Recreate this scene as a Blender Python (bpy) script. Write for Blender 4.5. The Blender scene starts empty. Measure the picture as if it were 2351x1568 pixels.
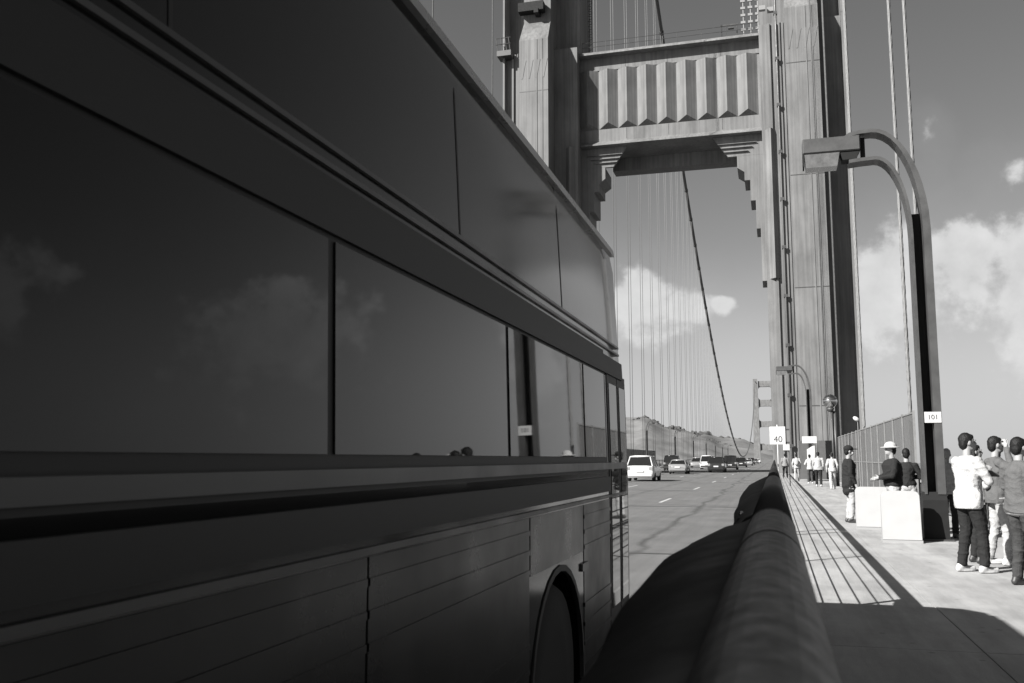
import bpy, bmesh, math, random
from mathutils import Vector, Matrix, noise
random.seed(7)
SC = bpy.context.scene
COL = SC.collection
R = math.radians

# ------------------------------------------------------------------ camera
cam_d = bpy.data.cameras.new('camera'); cam = bpy.data.objects.new('camera', cam_d); COL.objects.link(cam)
SC.camera = cam
cam_d.sensor_width = 36.0; cam_d.lens = 36.0 * 2130 / 2351
cam_d.clip_start = 0.05; cam_d.clip_end = 30000
cam.location = (0, 0, 1.42)
cam.rotation_euler = (R(90 + 7.195), 0, R(15.676))
cam_d.dof.use_dof = True; cam_d.dof.focus_distance = 60; cam_d.dof.aperture_fstop = 9.0
SC.view_settings.view_transform = 'Standard'; SC.view_settings.look = 'None'
SC.view_settings.exposure = 1.22; SC.view_settings.gamma = 1.0
SC.cycles.max_bounces = 6; SC.cycles.diffuse_bounces = 3; SC.cycles.glossy_bounces = 4
SC.cycles.transparent_max_bounces = 12
SC.cycles.sample_clamp_indirect = 6.0

# ------------------------------------------------------------------ sky and sun
SUN_TO = Vector((-1.02, -1.08, 1.0)).normalized()      # towards the sun: behind the camera, to the left
world = bpy.data.worlds.new('World'); SC.world = world; world.use_nodes = True
nt = world.node_tree; N = nt.nodes; LK = nt.links
for n in list(N): N.remove(n)
def wn(t, **kw):
    n = N.new(t)
    for k, v in kw.items(): setattr(n, k, v)
    return n
def wmath(op, a, b=None, c=None, clamp=False):
    n = N.new('ShaderNodeMath'); n.operation = op; n.use_clamp = clamp
    for i, v in enumerate((a, b, c)):
        if v is None: continue
        if isinstance(v, (int, float)): n.inputs[i].default_value = v
        else: LK.new(v, n.inputs[i])
    return n.outputs[0]
sky = wn('ShaderNodeTexSky', sky_type='NISHITA', sun_disc=False)
sky.sun_elevation = math.asin(SUN_TO.z); sky.sun_rotation = math.atan2(SUN_TO.x, SUN_TO.y)
sky.altitude = 70; sky.air_density = 1.0; sky.dust_density = 0.9; sky.ozone_density = 1.0
sepc = wn('ShaderNodeSeparateColor'); LK.new(sky.outputs[0], sepc.inputs[0])
tc = wn('ShaderNodeTexCoord')
sx = wn('ShaderNodeSeparateXYZ'); LK.new(tc.outputs['Generated'], sx.inputs[0])
az = wmath('ARCTAN2', sx.outputs[0], sx.outputs[1])
el = wmath('ARCSINE', sx.outputs[2])
nz = wn('ShaderNodeTexNoise'); nz.inputs['Scale'].default_value = 26; nz.inputs['Detail'].default_value = 7; nz.inputs['Roughness'].default_value = .58
LK.new(tc.outputs['Generated'], nz.inputs['Vector'])
nz2 = wn('ShaderNodeTexNoise'); nz2.inputs['Scale'].default_value = 7; nz2.inputs['Detail'].default_value = 5
LK.new(tc.outputs['Generated'], nz2.inputs['Vector'])
# cumulus banks: azimuth, elevation, half sizes (radians); repeated round the whole horizon
CL = [(-.132, .176, .040, .030), (-.086, .163, .030, .016), (-.049, .163, .015, .008),
      (.132, .185, .050, .046), (.186, .196, .033, .032), (.100, .160, .040, .030), (.245, .175, .034, .062),
      (.160, .320, .020, .022), (.236, .272, .036, .024),
      (-.42, .17, .07, .04), (-.62, .13, .09, .03), (.52, .16, .10, .045), (.85, .20, .12, .04), (1.25, .15, .14, .05),
      (1.7, .18, .12, .04), (2.2, .14, .14, .04), (2.7, .2, .1, .04), (-1.1, .16, .12, .04), (-1.7, .2, .14, .05), (-2.4, .15, .13, .04)]
dens = None
for (a0, e0, ra, re) in CL:
    da = wmath('DIVIDE', wmath('SUBTRACT', az, a0), ra * 1.02)
    de = wmath('DIVIDE', wmath('SUBTRACT', el, e0), re * 1.0)
    de = wmath('MAXIMUM', de, wmath('MULTIPLY', de, -.55))
    d = wmath('SQRT', wmath('ADD', wmath('MULTIPLY', da, da), wmath('MULTIPLY', de, de)))
    v = wmath('SUBTRACT', .35 if e0 > .25 else 1.0, d)
    dens = v if dens is None else wmath('SMOOTH_MAX', dens, v, .35)
dens = wmath('ADD', dens, wmath('MULTIPLY', wmath('SUBTRACT', nz.outputs[0], .5), 2.0))
dens = wmath('ADD', dens, wmath('MULTIPLY', wmath('SUBTRACT', nz2.outputs[0], .5), 1.0))
mask = wn('ShaderNodeMapRange', interpolation_type='SMOOTHSTEP')
LK.new(dens, mask.inputs[0]); mask.inputs[1].default_value = -.14; mask.inputs[2].default_value = .42
# thin veil low over the horizon
veil = wn('ShaderNodeMapRange', interpolation_type='SMOOTHSTEP'); LK.new(wmath('ADD', el, wmath('MULTIPLY', wmath('SUBTRACT', nz2.outputs[0], .5), .12)), veil.inputs[0])
veil.inputs[1].default_value = .24; veil.inputs[2].default_value = .02; veil.inputs[3].default_value = 0; veil.inputs[4].default_value = .84
halo = wn('ShaderNodeMapRange', interpolation_type='SMOOTHSTEP'); LK.new(dens, halo.inputs[0])
halo.inputs[1].default_value = -1.5; halo.inputs[2].default_value = .4; halo.inputs[3].default_value = 0; halo.inputs[4].default_value = .10
SKY_K, VEIL_V, CLOUD_V = 1.08, 4.8, 6.1
mixa = wn('ShaderNodeMix', data_type='FLOAT'); mixv = wn('ShaderNodeMix', data_type='FLOAT')
LK.new(wmath('MAXIMUM', halo.outputs[0], veil.outputs[0]), mixa.inputs[0]); LK.new(wmath('MULTIPLY', sepc.outputs[0], SKY_K), mixa.inputs[2]); mixa.inputs[3].default_value = VEIL_V
LK.new(wmath('MULTIPLY', mask.outputs[0], .95), mixv.inputs[0]); LK.new(mixa.outputs[0], mixv.inputs[2])
LK.new(wmath('MULTIPLY', CLOUD_V, wmath('ADD', .72, wmath('MULTIPLY', nz.outputs[0], .5))), mixv.inputs[3])
bg = wn('ShaderNodeBackground'); bg.inputs[1].default_value = .05
wo = wn('ShaderNodeOutputWorld'); LK.new(mixv.outputs[0], bg.inputs[0]); LK.new(bg.outputs[0], wo.inputs[0])

sun_d = bpy.data.lights.new('sun', 'SUN'); sun_d.energy = 5.0; sun_d.angle = R(.53); sun_d.color = (1, .985, .96)
sun = bpy.data.objects.new('sun', sun_d); COL.objects.link(sun)
sun.rotation_euler = SUN_TO.to_track_quat('Z', 'Y').to_euler(); sun.location = (-40, -40, 60)

# ------------------------------------------------------------------ materials (black and white film: greys only)
MATS = {}
def mat(name, v, rough=.6, metal=0.0, var=.0, scale=3.0, bump=0.0, bscale=30.0, spec=.5, stretch=(1, 1, 1), ior=1.5, coat=0.0, emit=0):
    if name in MATS: return MATS[name]
    m = bpy.data.materials.new(name); m.use_nodes = True
    t = m.node_tree; b = t.nodes['Principled BSDF']
    b.inputs['Base Color'].default_value = (v, v, v, 1); b.inputs['Roughness'].default_value = rough
    b.inputs['Metallic'].default_value = metal; b.inputs['Specular IOR Level'].default_value = spec; b.inputs['IOR'].default_value = ior
    b.inputs['Coat Weight'].default_value = coat; b.inputs['Coat Roughness'].default_value = .04
    if emit:
        b.inputs['Emission Color'].default_value = (1, 1, 1, 1); b.inputs['Emission Strength'].default_value = emit
    tcn = t.nodes.new('ShaderNodeTexCoord'); mp = t.nodes.new('ShaderNodeMapping')
    mp.inputs['Scale'].default_value = stretch; t.links.new(tcn.outputs['Object'], mp.inputs[0])
    if var:
        n = t.nodes.new('ShaderNodeTexNoise'); n.inputs['Scale'].default_value = scale; n.inputs['Detail'].default_value = 8; n.inputs['Roughness'].default_value = .62
        t.links.new(mp.outputs[0], n.inputs['Vector'])
        mr = t.nodes.new('ShaderNodeMapRange'); mr.inputs[1].default_value = .3; mr.inputs[2].default_value = .7
        mr.inputs[3].default_value = v * (1 - var); mr.inputs[4].default_value = min(v * (1 + var), .95)
        t.links.new(n.outputs[0], mr.inputs[0]); t.links.new(mr.outputs[0], b.inputs['Base Color'])
        mr2 = t.nodes.new('ShaderNodeMapRange'); mr2.inputs[1].default_value = .3; mr2.inputs[2].default_value = .7
        mr2.inputs[3].default_value = max(rough - .12 * (rough > .15), .02); mr2.inputs[4].default_value = min(rough + .1 * (rough > .15), 1)
        t.links.new(n.outputs[0], mr2.inputs[0]); t.links.new(mr2.outputs[0], b.inputs['Roughness'])
    if bump:
        n2 = t.nodes.new('ShaderNodeTexNoise'); n2.inputs['Scale'].default_value = bscale; n2.inputs['Detail'].default_value = 6
        t.links.new(mp.outputs[0], n2.inputs['Vector'])
        bp = t.nodes.new('ShaderNodeBump'); bp.inputs['Strength'].default_value = min(bump, 1); bp.inputs['Distance'].default_value = .02 if bump < .5 else .05
        t.links.new(n2.outputs[0], bp.inputs['Height']); t.links.new(bp.outputs[0], b.inputs['Normal'])
    MATS[name] = m
    return m

def tower_mat():
    """painted plate steel: faint vertical rain streaks and cloudy repainting"""
    m = mat('tower_paint', .142, .6, spec=.15, var=.26, scale=.35, bump=.08, bscale=9, stretch=(1, 1, .5))
    t = m.node_tree; b = t.nodes['Principled BSDF']
    tcn = t.nodes.new('ShaderNodeTexCoord'); mp = t.nodes.new('ShaderNodeMapping'); mp.inputs['Scale'].default_value = (3.2, 3.2, .07)
    t.links.new(tcn.outputs['Object'], mp.inputs[0])
    n = t.nodes.new('ShaderNodeTexNoise'); n.inputs['Scale'].default_value = 1.4; n.inputs['Detail'].default_value = 6
    t.links.new(mp.outputs[0], n.inputs['Vector'])
    mr = t.nodes.new('ShaderNodeMapRange'); mr.inputs[1].default_value = .38; mr.inputs[2].default_value = .66; mr.inputs[3].default_value = 1.08; mr.inputs[4].default_value = .80
    t.links.new(n.outputs[0], mr.inputs[0])
    src = b.inputs['Base Color'].links[0].from_socket
    mm = t.nodes.new('ShaderNodeMath'); mm.operation = 'MULTIPLY'; t.links.new(src, mm.inputs[0]); t.links.new(mr.outputs[0], mm.inputs[1])
    t.links.new(mm.outputs[0], b.inputs['Base Color'])
    return m
M_TOWER = tower_mat()

def road_mat():
    m = mat('asphalt', .12, .85, var=.2, scale=.8, bump=.5, bscale=120)
    t = m.node_tree; b = t.nodes['Principled BSDF']; lk = t.links
    tcn = t.nodes.new('ShaderNodeTexCoord'); s = t.nodes.new('ShaderNodeSeparateXYZ'); lk.new(tcn.outputs['Object'], s.inputs[0])
    def mth(op, a, c=None, cl=False):
        n = t.nodes.new('ShaderNodeMath'); n.operation = op; n.use_clamp = cl
        for i, v in enumerate((a, c)):
            if v is None: continue
            if isinstance(v, (int, float)): n.inputs[i].default_value = v
            else: lk.new(v, n.inputs[i])
        return n.outputs[0]
    n = t.nodes.new('ShaderNodeTexNoise'); n.inputs['Scale'].default_value = .35; n.inputs['Detail'].default_value = 6
    mp = t.nodes.new('ShaderNodeMapping'); mp.inputs['Scale'].default_value = (1, .8, 1); lk.new(tcn.outputs['Object'], mp.inputs[0]); lk.new(mp.outputs[0], n.inputs['Vector'])
    wob = mth('MULTIPLY', mth('SUBTRACT', n.outputs[0], .5), 1.1)
    src = b.inputs['Base Color'].links[0].from_socket
    # oil drip track and tar seam in each lane
    for x0, w, k in ((-2.35, .13, .52), (-5.8, .22, .25), (-9.5, .22, .25), (-13, .25, .2), (-16.4, .25, .2)):
        d = mth('ABSOLUTE', mth('SUBTRACT', mth('ADD', s.outputs[0], wob), x0))
        f = mth('SUBTRACT', 1.0, mth('DIVIDE', d, w), True)
        g = mth('SUBTRACT', 1.0, mth('MULTIPLY', mth('MULTIPLY', f, n.outputs[0]), k * 2))
        src = mth('MULTIPLY', src, g)
    # fine longitudinal wear
    mp2 = t.nodes.new('ShaderNodeMapping'); mp2.inputs['Scale'].default_value = (6, .12, 1); lk.new(tcn.outputs['Object'], mp2.inputs[0])
    n3 = t.nodes.new('ShaderNodeTexNoise'); n3.inputs['Scale'].default_value = 1.0; n3.inputs['Detail'].default_value = 7; lk.new(mp2.outputs[0], n3.inputs['Vector'])
    src = mth('MULTIPLY', src, mth('ADD', .78, mth('MULTIPLY', n3.outputs[0], .42)))
    lk.new(src, b.inputs['Base Color'])
    return m
M_ROAD = road_mat()
M_CONC = mat('sidewalk_concrete', .29, .9, var=.17, scale=1.1, bump=.25, bscale=70)
def wear(m, lo=.72, spots=.35):
    t = m.node_tree; b = t.nodes['Principled BSDF']; lk = t.links; src = b.inputs['Base Color'].links[0].from_socket
    tcn = t.nodes.new('ShaderNodeTexCoord')
    def mul(a, c):
        n = t.nodes.new('ShaderNodeMath'); n.operation = 'MULTIPLY'; lk.new(a, n.inputs[0]); lk.new(c, n.inputs[1]); return n.outputs[0]
    mp = t.nodes.new('ShaderNodeMapping'); mp.inputs['Scale'].default_value = (1.6, .22, 1); lk.new(tcn.outputs['Object'], mp.inputs[0])
    n = t.nodes.new('ShaderNodeTexNoise'); n.inputs['Scale'].default_value = 1.6; n.inputs['Detail'].default_value = 9; n.inputs['Roughness'].default_value = .7; lk.new(mp.outputs[0], n.inputs['Vector'])
    r = t.nodes.new('ShaderNodeMapRange'); r.inputs[1].default_value = .35; r.inputs[2].default_value = .6; r.inputs[3].default_value = lo; r.inputs[4].default_value = 1.05; lk.new(n.outputs[0], r.inputs[0])
    src = mul(src, r.outputs[0])
    v = t.nodes.new('ShaderNodeTexVoronoi'); v.inputs['Scale'].default_value = 3.1; lk.new(tcn.outputs['Object'], v.inputs['Vector'])
    r2 = t.nodes.new('ShaderNodeMapRange'); r2.inputs[1].default_value = .05; r2.inputs[2].default_value = .10; r2.inputs[3].default_value = 1 - spots; r2.inputs[4].default_value = 1; lk.new(v.outputs['Distance'], r2.inputs[0])
    lk.new(mul(src, r2.outputs[0]), b.inputs['Base Color'])
wear(M_CONC)
M_KERB = mat('kerb_concrete', .24, .9, var=.15, scale=2, bump=.2)
M_PAINT = mat('road_paint', .42, .7, var=.14, scale=9)
M_JOINT = mat('joint_steel', .035, .6, var=.3, scale=6)
M_DARKST = mat('dark_painted_steel', .04, .5, var=.2, scale=3, bump=.05)
M_RAIL = mat('rail_paint', .012, .55, spec=.3, var=.35, scale=30, bump=.03, bscale=120)
M_BLACK = mat('black_steel', .010, .75, var=.3, scale=6, spec=.25)
M_LAMP = mat('lamp_paint', .05, .5, var=.22, scale=2.5, bump=.05)
M_CABLE = mat('cable_paint', .09, .6, var=.2, scale=2)
M_ROPE = mat('rope_paint', .14, .65, var=.25, scale=8)
M_WHITE = mat('white_board', .30, .5, var=.03, scale=4)
M_SIGN = mat('sign_white', .46, .45, var=.04, scale=3)
M_INK = mat('sign_black', .03, .6)
M_GLASSL = mat('lamp_lens', .10, .12, var=.3, scale=9, spec=.7)

# ------------------------------------------------------------------ mesh helpers
def obj(name, bm, m, parent=None, smooth=False):
    me = bpy.data.meshes.new(name)
    bmesh.ops.recalc_face_normals(bm, faces=bm.faces[:])
    bm.to_mesh(me); bm.free()
    if isinstance(m, (list, tuple)):
        for x in m: me.materials.append(x)
    elif m: me.materials.append(m)
    if smooth:
        for p in me.polygons: p.use_smooth = True
    o = bpy.data.objects.new(name, me); COL.objects.link(o)
    if parent: o.parent = parent
    return o
def thing(name, label, cat, loc=(0, 0, 0), rotz=0, group=None):
    o = bpy.data.objects.new(name, None); COL.objects.link(o); o.location = loc; o.rotation_euler = (0, 0, rotz)
    o.empty_display_size = .2
    o['label'] = label; o['category'] = cat
    if group: o['group'] = group
    return o
def tag(o, label, cat, group=None):
    o['label'] = label; o['category'] = cat
    if group: o['group'] = group
    return o
def struct(o): o['kind'] = 'structure'; return o
def stuff(o): o['kind'] = 'stuff'; return o
def BM(): return bmesh.new()
def box(bm, x0, x1, y0, y1, z0, z1, bev=0):
    vs = [bm.verts.new((x, y, z)) for z in (z0, z1) for y in (y0, y1) for x in (x0, x1)]
    fs = [bm.faces.new([vs[i] for i in q]) for q in ((0, 2, 3, 1), (4, 5, 7, 6), (0, 1, 5, 4), (2, 6, 7, 3), (0, 4, 6, 2), (1, 3, 7, 5))]
    if bev:
        es = list({e for f in fs for e in f.edges})
        bmesh.ops.bevel(bm, geom=es, offset=bev, segments=1, affect='EDGES')
    return bm
def prism(bm, pts, a0, a1, axis='y'):
    """polygon in two axes, extruded along the third; axis y: pts=(x,z); axis z: pts=(x,y); axis x: pts=(y,z)"""
    def P(p, a):
        return (p[0], a, p[1]) if axis == 'y' else ((p[0], p[1], a) if axis == 'z' else (a, p[0], p[1]))
    A = [bm.verts.new(P(p, a0)) for p in pts]; B = [bm.verts.new(P(p, a1)) for p in pts]
    n = len(pts)
    bm.faces.new(A); bm.faces.new(B[::-1])
    for i in range(n): bm.faces.new((A[i], B[i], B[(i + 1) % n], A[(i + 1) % n]))
    return bm
def tube(bm, pts, r, seg=10, cap=True, rr=None):
    pts = [Vector(p) for p in pts]; n = len(pts); rings = []
    prev = None
    for i, p in enumerate(pts):
        d = (pts[min(i + 1, n - 1)] - pts[max(i - 1, 0)]).normalized()
        if prev is None:
            u = d.cross(Vector((0, 0, 1)) if abs(d.z) < .9 else Vector((1, 0, 0))).normalized()
        else:
            u = (prev - d * prev.dot(d)).normalized()
        prev = u; w = d.cross(u)
        q = rr[i] if rr else r
        rings.append([bm.verts.new(p + (u * math.cos(2 * math.pi * k / seg) + w * math.sin(2 * math.pi * k / seg)) * q) for k in range(seg)])
    for a, b in zip(rings, rings[1:]):
        for k in range(seg): bm.faces.new((a[k], a[(k + 1) % seg], b[(k + 1) % seg], b[k]))
    if cap: bm.faces.new(rings[0][::-1]); bm.faces.new(rings[-1])
    return bm
def strip(bm, path, w, t, tt=None):
    """flat bar bent along a path in x,z; t = thickness in the path plane, w = width along y"""
    path = [Vector((p[0], 0, p[1])) for p in path]; n = len(path); rings = []
    for i, p in enumerate(path):
        d = (path[min(i + 1, n - 1)] - path[max(i - 1, 0)]).normalized(); nn = Vector((-d.z, 0, d.x))
        q = tt[i] if tt else t; rings.append([bm.verts.new(p + nn * a * q / 2 + Vector((0, b * w / 2, 0))) for a, b in ((-1, -1), (1, -1), (1, 1), (-1, 1))])
    for a, b in zip(rings, rings[1:]):
        for k in range(4): bm.faces.new((a[k], a[(k + 1) % 4], b[(k + 1) % 4], b[k]))
    bm.faces.new(rings[0]); bm.faces.new(rings[-1][::-1])
    return bm
def lathe(bm, prof, seg=16, c=(0, 0, 0), axis='z'):
    rings = []
    for r, h in prof:
        ring = []
        for k in range(seg):
            a = 2 * math.pi * k / seg; x, y = r * math.cos(a), r * math.sin(a)
            p = (x, y, h) if axis == 'z' else (h, x, y)
            ring.append(bm.verts.new((p[0] + c[0], p[1] + c[1], p[2] + c[2])))
        rings.append(ring)
    for a, b in zip(rings, rings[1:]):
        for k in range(seg): bm.faces.new((a[k], a[(k + 1) % seg], b[(k + 1) % seg], b[k]))
    bm.faces.new(rings[0][::-1]); bm.faces.new(rings[-1])
    return bm
def loft(bm, secs, cap=True, closed=True):
    rings = [[bm.verts.new(p) for p in s] for s in secs]
    n = len(rings[0])
    for a, b in zip(rings, rings[1:]):
        for k in range(n if closed else n - 1): bm.faces.new((a[k], a[(k + 1) % n], b[(k + 1) % n], b[k]))
    if cap: bm.faces.new(rings[0][::-1]); bm.faces.new(rings[-1])
    return bm
def copy_tree(o, parent=None):
    c = o.copy(); COL.objects.link(c); c.parent = parent
    for ch in o.children: copy_tree(ch, c)
    return c
def text_mesh(s, size, name, m, parent, loc, rot, bold=0):
    cu = bpy.data.curves.new(name, 'FONT'); cu.body = s; cu.size = size; cu.align_x = 'CENTER'; cu.align_y = 'CENTER'; cu.extrude = .002; cu.offset = bold
    o = bpy.data.objects.new(name, cu); COL.objects.link(o)
    me = bpy.data.meshes.new_from_object(o.evaluated_get(bpy.context.evaluated_depsgraph_get()))
    bpy.data.objects.remove(o)
    me.materials.clear(); me.materials.append(m)
    o = bpy.data.objects.new(name, me); COL.objects.link(o); o.parent = parent; o.location = loc; o.rotation_euler = rot
    return o

ROAD_Z = -.12
TC = (4.0, -23.3)          # tower leg centres = cable planes
# ------------------------------------------------------------------ setting
bm = BM(); box(bm, -18.95, -.22, -120, 1500, ROAD_Z - .6, ROAD_Z); road = struct(obj('road', bm, M_ROAD))
# lane dashes and steel deck joints lie on the road
dash = None
for x, ph in ((-3.95, 20.6), (-7.72, 23.5), (-11.4, 20.6), (-15.1, 22)):
    for k in range(-3, 19):
        y = ph + k * 14.6
        if dash is None:
            bm = BM(); box(bm, -.055, .055, -1.75, 1.75, 0, .004); dash = obj('lane_dash', bm, M_PAINT, road); d = dash
        else:
            d = dash.copy(); COL.objects.link(d)
        d.location = (x, y, ROAD_Z + .0005); d.parent = road
jt = None
for k in range(-3, 22):
    if jt is None:
        bm = BM(); box(bm, -18.9, -.24, -.06, .06, 0, .006); jt = obj('deck_joint', bm, M_JOINT, road); d = jt
    else:
        d = jt.copy(); COL.objects.link(d); d.parent = road
    d.location = (0, 15.5 + 15.24 * k, ROAD_Z + .001)
# sidewalk: concrete slabs with open joints on a dark bed
bm = BM(); box(bm, -.20, 4.25, -60, 62, -.6, -.03); box(bm, -.20, 10.5, 62, 140, -.6, -.03); box(bm, -.2, 4.25, 140, 1500, -.6, -.03)
walk = struct(obj('sidewalk', bm, M_JOINT))
slab = None
for k in range(-3, 13):
    y = 7.75 + 7.62 * k
    for x0, x1 in ((-.20, 1.44), (1.452, 4.25)):
        bm = BM(); box(bm, x0, x1, y + .008, y + 7.612, -.10, random.uniform(-.0015, .0015)); obj('slab', bm, M_CONC, walk)
bm = BM(); box(bm, -.2, 10.5, 106.9, 140, -.1, 0); box(bm, -.2, 4.25, 140.01, 1500, -.1, 0); obj('slab', bm, M_CONC, walk)
bm = BM(); box(bm, 4.26, 10.5, 62, 106.8, -.1, -.001); obj('slab', bm, M_CONC, walk)
bm = BM(); box(bm, -.34, -.205, -60, 1500, -.5, .03, .012); struct(obj('kerb', bm, M_KERB))
bm = BM(); box(bm, -23.4, -18.96, -60, 1500, -.6, 0); struct(obj('west_sidewalk', bm, M_CONC))
# stiffening truss mass under the deck edge and the bay far below
bm = BM(); box(bm, -24, 5, -120, 1500, -8, -.62); struct(obj('bridge_deck_truss', bm, M_DARKST))
bm = BM()
v = [bm.verts.new(p) for p in ((-9000, -4000, -67), (9000, -4000, -67), (9000, 16000, -67), (-9000, 16000, -67))]; bm.faces.new(v)
struct(obj('bay_water', bm, mat('water', .05, .22, var=.3, scale=.02, bump=.9, bscale=.08)))
# headland hills
M_HILL = mat('hill_scrub', .12, .95, var=.42, scale=.016, bump=.9, bscale=.06)
ridge = [(-2600, 210), (-1500, 240), (-900, 200), (-620, 150), (-449, 122), (-380, 97), (-318, 90), (-292, 93), (-241, 69), (-201, 66), (-171, 56), (-146, 57), (-122, 46), (-73, 39), (-35, 29), (21, 16), (90, 2), (200, -30), (320, -66), (600, -70)]
def ridge_h(x):
    for (a, b), (c, d) in zip(ridge, ridge[1:]):
        if a <= x <= c: return b + (d - b) * (x - a) / (c - a)
    return -70
bm = BM(); NX, NY = 260, 60; grid = []
for j in range(NY):
    row = []
    for i in range(NX):
        t = i / (NX - 1); x = -2600 + 3200 * (1 - (1 - t) ** 2.0); y = 1480 + 1400 * j / (NY - 1)
        s = j / (NY - 1)
        prof = math.sin(min(s / .51, 1) * math.pi / 2) ** 1.1 if s < .51 else math.cos((s - .51) / .49 * math.pi / 2 * .8)
        h = -68 + (ridge_h(x * 2200 / y) + 68) * prof
        h += (noise.fractal(Vector((x * .008, y * .008, 3)), 1, 2, 5) * 13 + noise.noise(Vector((x * .05, y * .05, 1))) * 2.2) * min(prof * 1.4, 1) * (1 if h > -40 else .2)
        row.append(bm.verts.new((x, y, h)))
    grid.append(row)
for j in range(NY - 1):
    for i in range(NX - 1): bm.faces.new((grid[j][i], grid[j][i + 1], grid[j + 1][i + 1], grid[j + 1][i]))
struct(obj('hills', bm, M_HILL, smooth=True))
# scrub and tree clumps along the ridge read as one mass
bm = BM()
for k in range(420):
    x = random.uniform(-620, 20); h = ridge_h(x); y = 2200 + random.uniform(-60, 40)
    if random.random() < .55: x = random.choice((-165, -146, -228, -60, -480, -300, -100)) + random.gauss(0, 9)
    h = ridge_h(x) + random.uniform(-14, 4); r = random.uniform(2, 5.5)
    mx = Matrix.Translation((x, y, h + r * .3)) @ Matrix.Diagonal((random.uniform(.9, 1.7), 1, random.uniform(.7, 1.2), 1))
    bmesh.ops.create_icosphere(bm, subdivisions=2, radius=r, matrix=mx)
for v in bm.verts: v.co += noise.noise_vector(v.co * .35) * 1.3
stuff(tag(obj('ridge_scrub', bm, mat('scrub', .055, .95, var=.4, scale=.2)), 'dark scrub and tree clumps along the far hill ridge', 'scrub'))

# ------------------------------------------------------------------ near suspension tower
tower = thing('suspension_tower', 'near steel bridge tower with fluted strut spanning the roadway', 'tower', (0, 0, 0))
DF, DR, DB = 91.5, 94.6, 107.5
def leg_plan(c, hw_main, df, DR=94.6):
    s = 1 if c > 0 else -1
    fr = [(-4.1, DR), (-hw_main, DR), (-hw_main, df), (hw_main, df), (hw_main, DR), (3.9, DR), (3.9, 93.9), (4.1, 93.9)]
    bk = [(x, 2 * 99.5 - y) for x, y in fr[::-1]]
    return [(c + s * x, y) for x, y in (fr + bk)][::s]
for c in TC:
    bm = BM(); prism(bm, leg_plan(c, 1.58, DF), -8, 45.9, 'z'); leg = obj('tower_leg', bm, M_TOWER, tower)
    # sloping ledge and the narrower shaft above it
    bm = BM(); pl0 = leg_plan(c, 1.58, DF); pl1 = leg_plan(c, 1.5, 93.2, 96.2)
    A = [bm.verts.new((x, y, 45.9)) for x, y in pl0]; B = [bm.verts.new((x, y, 48.6 if abs(y - 99.5) > 5.9 else 45.95)) for x, y in pl1]
    for i in range(len(A)): bm.faces.new((A[i], A[(i + 1) % len(A)], B[(i + 1) % len(A)], B[i]))
    bm.faces.new(B); obj('leg_ledge', bm, M_TOWER, leg)
    bm = BM(); prism(bm, leg_plan(c, 1.5, 93.25, 96.2), 45.92, 152, 'z'); obj('leg_shaft', bm, M_TOWER, tower)
    # plate seams, cover strips and raised plates shaped like a scalloped shadow on the front
    for z in (6.3, 17.6, 28.7, 40.1):
        bm = BM(); box(bm, c - 1.57, c + 1.57, DF - .012, DF + .01, z, z + .09); obj('plate_seam', bm, M_DARKST, leg)
    for dx in (.35, .95):
        bm = BM(); box(bm, c + dx - .05, c + dx + .05, DF - .05, DF + .01, -.1, 45.9); obj('cover_strip', bm, M_TOWER, leg)
    for dx in (-3.1, -2.45, -1.75):
        bm = BM(); box(bm, c + dx - .10, c + dx + .10, DR - .22, DR + .01, -.1, 45.88); obj('pilaster', bm, M_TOWER, leg)
    for k in range(4):   # zigzag cast shadow shaped as scalloped raised plates
        x = c - 1.5 + k * .78
        bm = BM(); prism(bm, [(x, 43.6), (x + .7, 43.6), (x + .62, 43.3), (x + .3, 41.6), (x + .16, 41.6)], DF - .03, DF + .01, 'y'); obj('shadow_relief', bm, M_TOWER, leg)
# deck-level strut below the road is out of view; portal strut above the road
SY, SB = 96.3, 102.7
XL, XR = -19.2, -.1
bm = BM(); box(bm, XL, XR, SY, SB, 34.95, 44.7); strut = obj('portal_strut', bm, M_TOWER, tower)
bm = BM(); prism(bm, [(SY - 1.05, 45.12), (SY - 1.0, 45.3), (SY - .55, 45.62), (SB + .55, 45.62), (SB + 1.0, 45.3), (SB + 1.05, 45.12), (SB - .01, 45.12), (SB - .01, 44.705), (SY + .01, 44.705), (SY + .01, 45.12)], XL, XR, 'x'); obj('cornice', bm, M_TOWER, strut)
bm = BM(); prism(bm, [(SY + .05, 35.62), (SY - .62, 35.12), (SY - .65, 34.98), (SY + .05, 34.96)], XL, XR, 'x'); obj('moulding', bm, M_TOWER, strut)
bm = BM(); prism(bm, [(SY + .05, 43.75), (SY - .1, 43.72), (SY - .1, 43.6), (SY + .05, 43.55)], XL, XR, 'x'); obj('frieze_lip', bm, M_TOWER, strut)
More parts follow.
